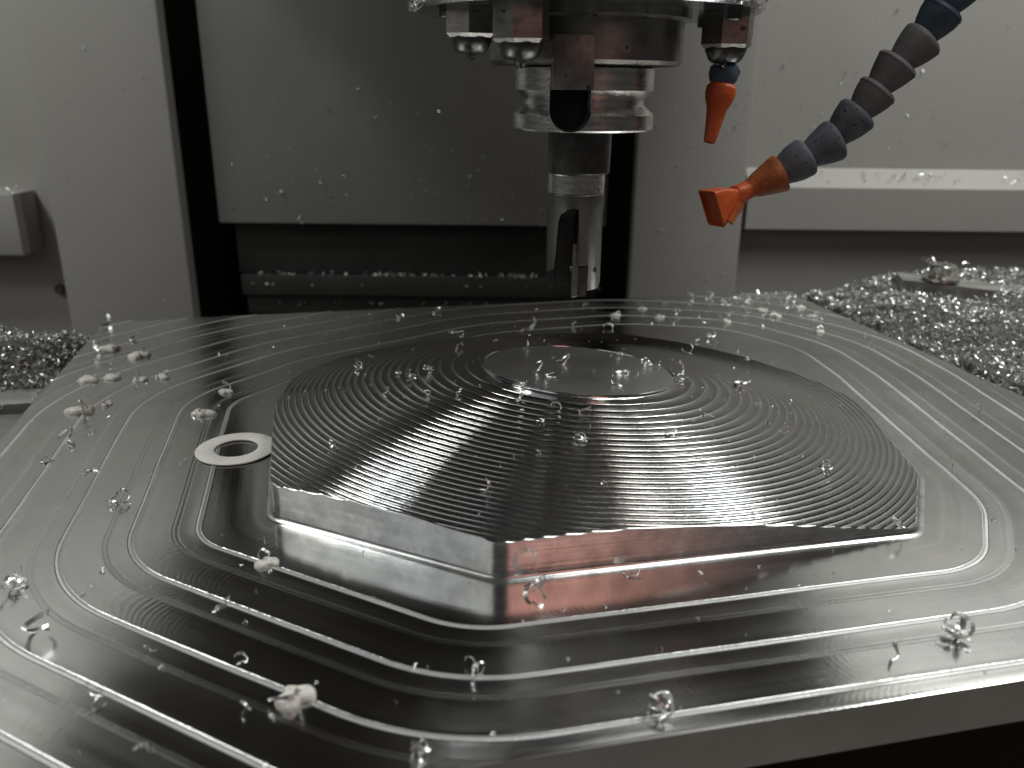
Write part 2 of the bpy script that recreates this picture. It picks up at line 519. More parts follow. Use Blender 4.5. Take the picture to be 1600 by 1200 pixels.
def grid_mesh(name, V, uv, material, parent, wrap=True, drop_degenerate=False, smooth=None, post=None):
    nr, na = V.shape[:2]
    o0 = origin(parent)
    idx = np.arange(nr * na).reshape(nr, na)
    a = idx[:-1]; b = np.roll(idx, -1, 1)[:-1]; c = np.roll(idx, -1, 1)[1:]; d = idx[1:]
    F = np.stack([a, b, c, d], -1).reshape(-1, 4)
    P = V.reshape(-1, 3)
    if drop_degenerate:
        e1 = np.linalg.norm(P[F[:, 0]] - P[F[:, 3]], axis=1); e2 = np.linalg.norm(P[F[:, 1]] - P[F[:, 2]], axis=1)
        F = F[(e1 > 1e-7) | (e2 > 1e-7)]
    me = bpy.data.meshes.new(name)
    me.from_pydata((P - o0).tolist(), [], F.tolist())
    ul = me.uv_layers.new(name='path')
    li = np.empty(len(me.loops), np.int32); me.loops.foreach_get('vertex_index', li)
    ul.data.foreach_set('uv', uv.reshape(-1, 2)[li].astype(np.float32).ravel())
    if post or drop_degenerate:
        bm = bmesh.new(); bm.from_mesh(me)
        if drop_degenerate:
            bmesh.ops.remove_doubles(bm, verts=bm.verts, dist=2e-6)
        if post: post(bm, o0)
        bm.to_mesh(me); bm.free()
    finish(me, 180 if smooth is None else smooth)
    me.materials.append(M[material])
    o = bpy.data.objects.new(name, me); COL.objects.link(o); o.parent = parent
    return o

def cut_plate(bm, o0):
    nu, nv = Vector((CU, SU, 0)), Vector((-SU, CU, 0))
    for n, off in ((nu, U1), (-nu, -U0), (nv, V1), (-nv, -V0)):
        p = n * off - Vector(o0)
        bmesh.ops.bisect_plane(bm, geom=bm.verts[:] + bm.edges[:] + bm.faces[:], dist=1e-7, plane_co=p, plane_no=n, clear_outer=True)
    rim = []
    for e in bm.edges:
        if len(e.link_faces) != 1: continue
        m = (e.verts[0].co + e.verts[1].co) / 2 + Vector(o0)
        u, v = m.x * CU + m.y * SU, -m.x * SU + m.y * CU
        if min(abs(u - U0), abs(u - U1), abs(v - V0), abs(v - V1)) < 1e-4: rim.append(e)
    cuv = Vector((*W((U0 + U1) / 2, (V0 + V1) / 2), 0)) - Vector(o0)
    for drop, grow in ((.0002, .0007), (THICK - .0006, 0), (.0004, -.0004)):
        r = bmesh.ops.extrude_edge_only(bm, edges=rim)
        vs = [g for g in r['geom'] if isinstance(g, bmesh.types.BMVert)]
        for v in vs:
            if grow > 0: v.co.z = -drop - o0[2]
            else: v.co.z -= drop
            w = v.co + Vector(o0); u_, v_ = w.x * CU + w.y * SU, -w.x * SU + w.y * CU
            if u_ < U0 + .0015: v.co -= nu * grow
            if u_ > U1 - .0015: v.co += nu * grow
            if v_ < V0 + .0015: v.co -= nv * grow
            if v_ > V1 - .0015: v.co += nv * grow
        rim = [g for g in r['geom'] if isinstance(g, bmesh.types.BMEdge) and all(q in set(vs) for q in g.verts)] if False else \
              [g for g in r['geom'] if isinstance(g, bmesh.types.BMEdge)]

uvp = np.zeros((NR, NA, 2)); uvp[:, :, 0] = arcP[None, :]; uvp[:, :, 1] = np.array(vrow)
grid_mesh('base_plate', V, uvp, 'floor', root, post=cut_plate, smooth=40)

# raised island: fillet and wall
RN = [R0]
while RN[-1] < 0.19: RN.append(math.sqrt(RN[-1] ** 2 + DZ / KD))
RN = np.array(RN)
def zstep(r, tt=0.0):
    """terraced dome: a steep rounded riser, then an almost level tread"""
    j = np.clip(np.searchsorted(RN, r, side='right') - 1, 0, len(RN) - 2)
    s = np.clip((r - RN[j]) / (RN[j + 1] - RN[j]), 0, 1)
    s1 = np.clip(s / .56, 0, 1)                  # rounded riser down into a hollow, then up to the next crest
    f = 1.22 * np.sqrt(np.maximum(1 - (1 - s1) ** 2, 0)) ** 1.1
    s2 = np.clip((s - .56) / .44, 0, 1)
    f = f - .22 * s2 ** 1.6
    zs = np.where(r <= R0, Z0, Z0 - KD * (r * r - R0 * R0)) + r * tt
    relief = np.where(r <= R0, .0008, -DZ * f + KD * (r * r - RN[j] ** 2))
    sft, zm = .0022, .0022                       # far slopes run out into a low grooved shelf
    return zm + sft * np.logaddexp(0, (zs - zm) / sft) + relief
ztop = zstep(rI, TT)
rows, zz, vv = [], [], []
for k in range(7):
    a = PI / 2 * k / 6
    off = FIL * (1 - math.sin(a)); rows.append(PI_ + nI * off); zz.append(np.minimum(FIL * (1 - math.cos(a)) * .72, ztop)); vv.append(np.full(NA, FIL * a))
for t in (.33, .66, .985):
    rows.append(PI_ + nI * 0); z = FIL * .72 + (ztop - FIL * .72) * t; zz.append(np.where(ztop > FIL * .72, z, ztop)); vv.append(.004 + zz[-1])
rows.append(PI_ - nI * .00025); zz.append(ztop); vv.append(.004 + ztop)
A = np.array(rows); Vw = np.zeros((len(rows), NA, 3))
Vw[:, :, 0] = A[:, :, 0] * CU - A[:, :, 1] * SU; Vw[:, :, 1] = A[:, :, 0] * SU + A[:, :, 1] * CU; Vw[:, :, 2] = np.array(zz)
arcI = np.r_[0, np.cumsum(np.linalg.norm(np.diff(PI_, axis=0), axis=1))]
uvw = np.zeros((len(rows), NA, 2)); uvw[:, :, 0] = arcI[None]; uvw[:, :, 1] = np.array(vv)
isl = grid_mesh('raised_island', Vw, uvw, 'wallalu', root, smooth=50)

# grooved dome on top of it
sprof = [0, .010, .03, .07, .13, .22, .35, .50, .64, .78, .90, .985]
RR = [R0 - .0011, R0 - .0002]
for j in range(len(RN) - 1):
    for s in sprof: RR.append(RN[j] + s * (RN[j + 1] - RN[j]))
RR = np.array(RR)
rb = rI - .00025
Rg = np.minimum(RR[:, None], rb[None, :])
Zg = zstep(Rg, TT[None, :]) + .00003
Zg[0] = Z0 + .0008 + RR[0] * TT; Zg[1] = Z0 + .00035 + RR[1] * TT
Vd = np.zeros((len(RR), NA, 3))
ud = DU + Rg * cs[None]; vd = DV + Rg * sn[None]
Vd[:, :, 0] = ud * CU - vd * SU; Vd[:, :, 1] = ud * SU + vd * CU; Vd[:, :, 2] = Zg
uvd = np.zeros((len(RR), NA, 2)); uvd[:, :, 0] = Rg * TH[None]; uvd[:, :, 1] = Rg
grid_mesh('grooved_dome', Vd, uvd, 'dome', isl, drop_degenerate=True, smooth=60)
rt = R0 - .0011
pv = [(DX, DY, Z0 + .0008)] + [(DX + rt * math.cos(a), DY + rt * math.sin(a), Z0 + .0008 + rt * (TA * math.cos(a) + TB * math.sin(a))) for a in np.arange(160) * 2 * PI / 160]
ft = mk('flat_top', pv, [[0, 1 + k, 1 + (k + 1) % 160] for k in range(160)], 'top', isl, smooth=None)
ul = ft.data.uv_layers.new(name='path')
for lp in ft.data.loops: ul.data[lp.index].uv = ft.data.vertices[lp.vertex_index].co.xy
ft['label'] = 'flat round mirror-like top of the dome'

def surface_z(x, y):
    r = math.hypot(x - DX, y - DY)
    u, v = x * CU + y * SU, -x * SU + y * CU
    th = math.atan2(v - DV, u - DU) % (2 * PI)
    if r < np.interp(th, TH, rI): return float(zstep(np.array([r]), float(np.interp(th, TH, TT)))[0])
    return 0.0

# burr left by a tool lift, running across the contour lines on the right
bv_, bf_ = [], []
rb_ = random.Random(8)
p0, p1 = np.array([.2195, .4015]), np.array([.1832, .3110])
for k in range(26):
    if rb_.random() < .25: continue
    t0, t1 = (k + rb_.uniform(0, .2)) / 26, (k + rb_.uniform(.7, 1.0)) / 26
    o_ = rb_.uniform(-.0003, .0003)
    wd_, hh = rb_.uniform(.0003, .0006), rb_.uniform(.0001, .0003)
    a_, b_ = p0 + (p1 - p0) * t0, p0 + (p1 - p0) * t1
    n_ = len(bv_)
    for q in (a_, b_):
        bv_ += [(q[0] - wd_ + o_, q[1], -.0001), (q[0] + o_, q[1], hh), (q[0] + wd_ + o_, q[1], -.0001)]
    bf_ += [[n_, n_ + 1, n_ + 4, n_ + 3], [n_ + 1, n_ + 2, n_ + 5, n_ + 4], [n_, n_ + 2, n_ + 1], [n_ + 3, n_ + 4, n_ + 5]]
bu = mk('burr_line', bv_, bf_, 'chip', root, smooth=None)
bu['label'] = 'broken bright burr crossing the contour lines'

# washer lying on the floor against the island
wz = .0
wsh = mk('flat_washer', *lathe([(.0092, .0002), (.0095, 0), (.0166, 0), (.0170, .0002), (.0170, .0007), (.0166, .0009), (.0095, .0009), (.0092, .0007), (.0092, .0002)], 72,
         (-.1195, .3305, .0001), close=False), 'washer', smooth=40, loc=(-.1195, .3305, 0))
tag(wsh, 'plain flat metal washer lying on the plate against the grooved dome', 'washer')

# ------------------------------------------------------------------ spindle head, holder and cutter
SX, SY = .0300, .385
head = thing('spindle_head', 'worn steel milling spindle nose with bolted face plate above the cutter', 'spindle', (SX, SY, .158))
mk('housing', *lathe([(.066, .2125), (.066, .30), (.105, .33), (.105, .75)], 64, (SX, SY, 0)), 'head', head)
mk('head_casting', *box(SX - .39, SX + .26, SY + .02, .80, .32, .78, .012), 'head', head)
mk('face_plate', *lathe([(.0405, .1795), (.0715, .1790), (.0730, .1805), (.0730, .2115), (.0722, .2122), (.0405, .2122)], 96, (SX, SY, 0), close=False), 'steel_face', head)
nose = lathe([(.0310, .1600), (.0395, .1585), (.0413, .1600), (.0413, .1755), (.0440, .1765), (.0440, .1802), (.0310, .1802)], 96, (SX, SY, 0), close=False)
mk('nose_ring', *nose, 'steel_dull', head)
kx = SX - .0075
mk('drive_key', *box(kx - .0080, kx + .0080, SY - .0425, SY - .0250, .1488, .1690, .0008), 'steel_dull', head)
mk('drive_key', *box(SX - .0080, SX + .0080, SY + .0250, SY + .0425, .1488, .1690, .0008), 'steel_dull', head)
for (x, y, rot, zb) in ((-.0178, .360, .5, .1680), (.0020, .334, .25, .1650), (.0868, .370, .1, .1655)):
    h = mk('nozzle_fitting', *hexprism(.0108, zb, .1792, (x, y, 0), .0014, rot), 'steel_dull', head, smooth=30)
    mk('collar', *lathe([(.0050, zb - .0058), (.0068, zb - .0045), (.0085, zb - .0008), (.0085, zb + .001)], 32, (x, y, 0)), 'screw', h)
for a in (20, 65, 110, 155, 200, 250, 300, 340):
    a = math.radians(a)
    if a > PI and abs(a - 1.5 * PI) < 1.0: continue
    mk('cap_screw', *lathe([(0, .1755), (.0045, .1755), (.005, .1760), (.005, .1792)], 20, (SX + .060 * math.cos(a), SY + .060 * math.sin(a), 0)), 'screw', head)

holder = thing('tool_holder', 'bright steel tool holder flange with V groove and dark keyway', 'tool holder', (SX, SY, .130))
fl_prof = [(.0, .1582), (.0290, .1582), (.0300, .1574), (.0300, .1486), (.0262, .1448), (.0262, .1428), (.0304, .1392), (.0307, .1388), (.0307, .1330), (.0300, .1322), (.0140, .1316), (.0, .1316)]
slot = join(box(kx - .0082, kx + .0082, SY - .045, SY - .0185, .1405, .170))
cyl = lathe([(.0082, -.027), (.0082, 0)], 32, (kx, SY - .0185, .1405), axis=(0, 1, 0))
slot2 = box(SX - .0082, SX + .0082, SY + .0185, SY + .045, .1340, .170)
fv, ff = boolean(lathe(fl_prof, 128, (SX, SY, 0)), [slot, cyl, slot2])
mk('flange', fv, ff, 'steel', holder, smooth=28)
mk('keyway', *join(box(kx - .0080, kx + .0080, SY - .0189, SY - .0182, .1405, .1580), lathe([(.0081, -.0007), (.0081, 0)], 32, (kx, SY - .0183, .1405), axis=(0, 1, 0))), 'recess', holder)  # dark liner at the back of the slot, painting its shade
mk('black_shank', *lathe([(.0143, .1316), (.0141, .1290), (.0138, .1142), (.0132, .1136), (.0120, .1136)], 80, (SX - .0010, SY, 0)), 'black', holder)

TX = SX - .0020
cut = thing('milling_cutter', 'two flute indexable milling cutter hanging over the dome', 'milling cutter', (TX, SY, .060))
mk('collar_band', *lathe([(.0125, .1136), (.0128, .1132), (.0128, .1052), (.0124, .1050), (.0, .1050)], 80, (TX, SY, 0)), 'steel', cut)
body = lathe([(.0, .1050), (.0126, .1050), (.0130, .1046), (.0130, .0985), (.0127, .0972), (.0127, .0640), (.0120, .0618), (.0, .0618)], 96, (TX, SY, 0))
def flute(sign):
    # open pocket: curved run-out at the top, flaring towards the tip, rounded root
    out = [(.0010, .0550), (.0010, .0925), (.0008, .0985), (-.0012, .0994), (-.0042, .0986), (-.0068, .0966), (-.0080, .0930), (-.0087, .0800), (-.0097, .0680), (-.0108, .0550)]
    n = len(out); cxx, czz = -.004, .075
    V, F = [], []
    for yy, k in ((-.03, 1.0), (-.0045, 1.0), (-.0022, .95), (-.0008, .80)):
        for x, z in out:
            V.append((TX + sign * (cxx + (x - cxx) * k), SY + sign * yy, (z if z < .06 else czz + (z - czz) * k)))
    for q in range(3):
        for i in range(n):
            F.append([q * n + i, q * n + (i + 1) % n, (q + 1) * n + (i + 1) % n, (q + 1) * n + i])
    F.append(list(range(n))[::-1]); F.append([3 * n + i for i in range(n)])
    return V, F
heel = (lambda b: b)(box(TX - .0145, TX - .0100, SY - .016, SY + .002, .055, .0650))
pocket = box(TX + .0008, TX + .0058, SY - .016, SY - .0070, .055, .0735)
wedge = prism_x([(SY - .02, .0555), (SY + .001, .0555), (SY + .001, .0660), (SY - .02, .0660)], TX - .016, TX - .0080)
wedge = ([(x, y, z + (.0065 if z > .06 and x > TX - .01 else 0)) for x, y, z in wedge[0]], wedge[1])
bv, bf = boolean(body, [flute(1), flute(-1), pocket, wedge])
cb = mk('cutter_body', bv, bf, 'cutter', cut, smooth=28)
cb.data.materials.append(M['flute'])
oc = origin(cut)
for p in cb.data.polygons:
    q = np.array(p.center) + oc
    if math.hypot(q[0] - TX, q[1] - SY) < .0112 and .0622 < q[2] < .1035: p.material_index = 1  # pocket faces take the painted dark reflection
def insert(sign, zl):
    x = TX + sign * .0006
    prof = [(-.0128, zl), (-.0132, zl + .001), (-.0124, zl + .0200), (-.0112, zl + .0245), (-.0072, zl + .0215), (-.0068, zl + .0015), (-.0075, zl)]
    n = len(prof)
    V = [(x - sign * .0016, SY + sign * y, z) for y, z in prof] + [(x + sign * .0008, SY + sign * (y + .0006), z + .0005) for y, z in prof]
    F = [[i, (i + 1) % n, n + (i + 1) % n, n + i] for i in range(n)] + [list(range(n))[::-1], [n + i for i in range(n)]]
    return V, F
i1 = mk('insert', *insert(1, .0588), 'insert', cut, smooth=20)
mk('insert', *insert(-1, .0600), 'insert', cut, smooth=20)
mk('insert_seat', *box(TX + .0015, TX + .0054, SY - .0122, SY - .0072, .0594, .0728, .0003), 'carbide', cut)
mk('insert_screw', *lathe([(.0, -.0006), (.0012, -.0006), (.0016, 0), (.0016, .001), (0, .001)], 18, (TX - .0014, SY - .0100, .0720), axis=(1, 0, 0)), 'screw', cut)
mk('clamp_screw', *lathe([(.0, -.0004), (.0014, -.0004), (.0016, .0006)], 18, (TX + .0092, SY - .0083, .0712), axis=(-.72, .7, 0)), 'screw', cut)

# ------------------------------------------------------------------ coolant hoses
def frame_loft(rings):
    V, F = [], []
    n = len(rings[0])
    for r in rings: V += [tuple(p) for p in r]
    for j in range(len(rings) - 1):
        for k in range(n):
            F.append([j * n + k, j * n + (k + 1) % n, (j + 1) * n + (k + 1) % n, (j + 1) * n + k])
    return V, F

sn_ = thing('coolant_nozzle', 'short blue and orange coolant nozzle under the spindle face plate', 'nozzle', (.0868, .370, .128))
mk('ball_joint', *lathe([(.0040, .1512), (.0056, .1530), (.0062, .1556), (.0058, .1585), (.0036, .1600)], 32, (.0868, .370, 0)), 'hose_blue', sn_)
ax = Vector((.0866 - .0824, .370 - .366, .1515 - .1283)).normalized()
tipc = Vector((.0824, .366, .1283))
mk('tip', *lathe([(.0017, .0006), (.0016, 0), (.0023, 0), (.0026, .0010), (.0034, .0080), (.0043, .0140), (.0058, .0175), (.0063, .0200), (.0062, .0225), (.0050, .0240), (.0030, .0240), (.0016, .0100), (.0017, .0006)], 40, tipc, axis=ax, close=False), 'orange', sn_)
mk('blue_socket', *lathe([(.0044, .0232), (.0046, .0250), (.0060, .0285), (.0062, .0300), (.0050, .0305)], 32, tipc, axis=ax), 'hose_blue', sn_)

hose = thing('coolant_hose', 'segmented grey coolant hose with broken orange flat nozzle', 'hose', (.1965, .4, .205))
HP = [(.1990, .395, .2090), (.1922, .396, .1950), (.1865, .397, .1832), (.1795, .398, .1722), (.1708, .3985, .1612), (.1632, .399, .1506), (.1566, .3995, .1400), (.1474, .400, .1290), (.1355, .400, .1205), (.1228, .400, .1122), (.1098, .400, .1052)]
HM = ['hose_blue', 'hose_blue', 'hose_blue', 'hose_warm', 'hose_warm', 'hose_warm', 'hose_grey', 'hose_grey', 'hose_grey']
for i in range(9):
    up = Vector(HP[i]); lo = Vector(HP[i + 1])
    d = (up - lo); Ls = d.length; d.normalize()
    if i % 2: d = (d + Vector((.05, 0, -.05))).normalized()
    r = .0094 + .0003 * math.sin(i * 2.1)
    prof = [(.0030, -.0030), (.0050, -.0022), (.0058, .0000), (.0062, .0018), (.0076, .0052), (.0088, .0090), (r, .0122), (r + .0002, Ls - .0008), (r - .0003, Ls + .0004), (r - .0012, Ls + .0010), (r - .0022, Ls + .0006), (r - .0028, Ls - .0015), (.0048, Ls - .004)]
    mk('hose_segment', *lathe(prof, 40, lo + (up - lo) * .0, axis=d), HM[i], hose, smooth=50)
up, lo = Vector(HP[9]), Vector(HP[10])
d = (up - lo).normalized()
mk('orange_connector', *lathe([(.0044, -.0010), (.0046, .0010), (.0056, .0030), (.0070, .0075), (.0084, .0125), (.0090, .0150), (.0088, .0158), (.0074, .0158), (.0062, .0130)], 40, lo + Vector((.001, 0, .0004)), axis=d), 'orange_dusty', hose, smooth=50)
# flat fan nozzle: round neck lofted to a wide slot, open towards the lower left
fo = lo + Vector((-.0010, -.001, -.0006))
dirn = Vector((-.80, -.52, -.30)).normalized()
vert = Vector((-.12, -.05, .98)); vert = (vert - dirn * vert.dot(dirn)).normalized()
side = dirn.cross(vert)
def sect(t, a, b, sq, skew=0):
    out = []
    for k in range(32):
        th = 2 * PI * k / 32
        c, s = math.cos(th), math.sin(th)
        e = 2 / sq
        x = a * math.copysign(abs(c) ** e, c); y = b * math.copysign(abs(s) ** e, s)
        out.append(fo + dirn * (t + skew * x) + vert * (x) + side * y)
    return out
rings = [sect(-.001, .0045, .0045, 2), sect(.003, .0046, .0044, 2.2), sect(.0065, .0048, .0042, 3), sect(.0075, .0040, .0036, 3.5), sect(.010, .0052, .0036, 5), sect(.0155, .0074, .0046, 8), sect(.0225, .0092, .0054, 12, .16), sect(.0227, .0084, .0046, 12, .16), sect(.0212, .0080, .0043, 10, .16)]
fn_v, fn_f = frame_loft(rings)
fn_f.append([(len(rings) - 1) * 32 + k for k in range(32)])
mk('flat_nozzle', fn_v, fn_f, 'orange', hose, smooth=40)
# lip of the slot that broke and folded away
lip = [fo + dirn * t + vert * v_ + side * s_ for t, v_, s_ in ((.008, -.0035, -.0046), (.0185, -.0085, -.0062), (.0200, -.0060, -.0064), (.0098, -.0010, -.0048),
                                                            (.008, -.0035, -.0062), (.0185, -.0085, -.0078), (.0200, -.0060, -.0080), (.0098, -.0010, -.0064))]
mk('broken_lip', [tuple(p) for p in lip], [[0, 1, 2, 3], [4, 7, 6, 5], [0, 4, 5, 1], [1, 5, 6, 2], [2, 6, 7, 3], [3, 7, 4, 0]], 'orange_dusty', hose)

# ------------------------------------------------------------------ clamp in the chips
cl_ = thing('strap_clamp', 'steel strap clamp with a bolt rising from the chip heap', 'clamp', (.316, .606, -.0155))
def obox(p0, p1, wd, z0, z1, slope=0.0):
    p0, p1 = np.array(p0), np.array(p1); t = (p1 - p0) / np.linalg.norm(p1 - p0); n = np.array([-t[1], t[0]])
    V = []
    for zi in (z0, z1):
        for q, s, dz in ((p0, -1, 0), (p1, -1, slope), (p1, 1, slope), (p0, 1, 0)):
            c = q + n * s * wd / 2; V.append((c[0], c[1], zi + dz))
    return V, [[3, 2, 1, 0], [4, 5, 6, 7], [0, 1, 5, 4], [1, 2, 6, 5], [2, 3, 7, 6], [3, 0, 4, 7]]
mk('strap', *obox((.2905, .618), (.50, .560), .030, .0050, .0185, -.012), 'table', cl_)
mk('riser_block', *obox((.380, .594), (.420, .583), .030, -.0150, .0030), 'table', cl_)
BX, BY = .3000 + .016, .606
mk('clamp_washer', *lathe([(.0035, .0180), (.0125, .0180), (.0132, .0186), (.0128, .0202), (.0035, .0202)], 40, (BX, BY, 0), close=False), 'steel', cl_)
mk('bolt_head', *lathe([(0, .0202), (.0086, .0202), (.0090, .0208), (.0090, .0290), (.0084, .0298), (.0050, .0298), (.0046, .0260), (0, .0260)], 36, (BX, BY, 0)), 'steel', cl_)

# ------------------------------------------------------------------ chips
def chip(rng, size, kind='c', seg=14):
    """one curled ribbon of aluminium, verts and faces about the origin; size = overall width"""
    if kind == 's': turns, rad, pitch = rng.uniform(.10, .2), size * rng.uniform(.9, 1.2), 0
    elif kind == 'h': turns, rad, pitch = rng.uniform(.3, .55), size * .42, size * rng.uniform(-.3, .3)
    else: turns, rad, pitch = rng.uniform(.5, 1.15), size * .36, size * rng.uniform(.08, .36)
    wdt = size * (rng.uniform(.10, .17) if kind != 's' else .11)
    th = max(size * .022, .00006)
    a0 = rng.uniform(0, 2 * PI)
    V, F = [], []
    for i in range(seg + 1):
        t = i / seg
        a = a0 + 2 * PI * turns * t
        r = rad * (1 - .28 * t * turns)
        wl = wdt * (.35 + .65 * math.sin(PI * min(1, .12 + t * .8))) * (1 + .25 * math.sin(9 * t + a0))
        r *= 1 + .10 * math.sin(7 * t + a0) + .05 * math.sin(17 * t + 2 * a0)
        c = np.array([r * math.cos(a), r * math.sin(a), pitch * (t - .5)])
        rd = np.array([math.cos(a), math.sin(a), 0]); zz = np.array([0, 0, 1.])
        ax = zz * .85 + rd * .5; ax /= np.linalg.norm(ax)
        nn = rd * .85 - zz * .5; nn /= np.linalg.norm(nn)
        for s, q in ((-1, -1), (1, -1), (1, 1), (-1, 1)): V.append(c + ax * wl * s / 2 + nn * th * q / 2)
    for i in range(seg):
        for k in range(4):
            F.append([i * 4 + k, i * 4 + (k + 1) % 4, (i + 1) * 4 + (k + 1) % 4, (i + 1) * 4 + k])
    F.append([3, 2, 1, 0]); F.append([seg * 4 + k for k in range(4)])
    V = np.array(V)
    # random attitude
    q = Matrix.Rotation(rng.uniform(0, 2 * PI), 3, 'Z') @ Matrix.Rotation(rng.uniform(.1, .95) if kind != 'h' else PI / 2 * rng.uniform(.8, 1.1), 3, 'X') @ Matrix.Rotation(rng.uniform(0, 2 * PI), 3, 'Z')
    if kind == 's': q = Matrix.Rotation(rng.uniform(0, 2 * PI), 3, 'Z') @ Matrix.Rotation(rng.uniform(0, .35), 3, 'X')
    V = V @ np.array(q).T
    V -= [(V[:, 0].max() + V[:, 0].min()) / 2, (V[:, 1].max() + V[:, 1].min()) / 2, V[:, 2].min()]
    ext = max(np.ptp(V[:, 0]), np.ptp(V[:, 1]), np.ptp(V[:, 2]))
    return V * (size / ext), F

def blob(rng, size, h):
    """low uneven puddle"""
    seg = 26; V = []; F = []
    ph = [rng.uniform(0, 2 * PI) for _ in range(3)]
    def rad(a): return size * .5 * (1 + .20 * math.sin(2 * a + ph[0]) + .15 * math.sin(3 * a + ph[1]) + .12 * math.sin(5 * a + ph[2]))
    for s, z in ((1.0, 0), (.97, .35), (.86, .72), (.6, .95), (.3, 1.0)):
        for k in range(seg):
            a = 2 * PI * k / seg; V.append((rad(a) * s, 0, 0)); V[-1] = (rad(a) * s * math.cos(a), rad(a) * s * math.sin(a) * .8, z * h)
    for j in range(4):
        for k in range(seg): F.append([j * seg + k, j * seg + (k + 1) % seg, (j + 1) * seg + (k + 1) % seg, (j + 1) * seg + k])
    F.append([4 * seg + k for k in range(seg)]); F.append(list(range(seg))[::-1])
    return np.array(V), F

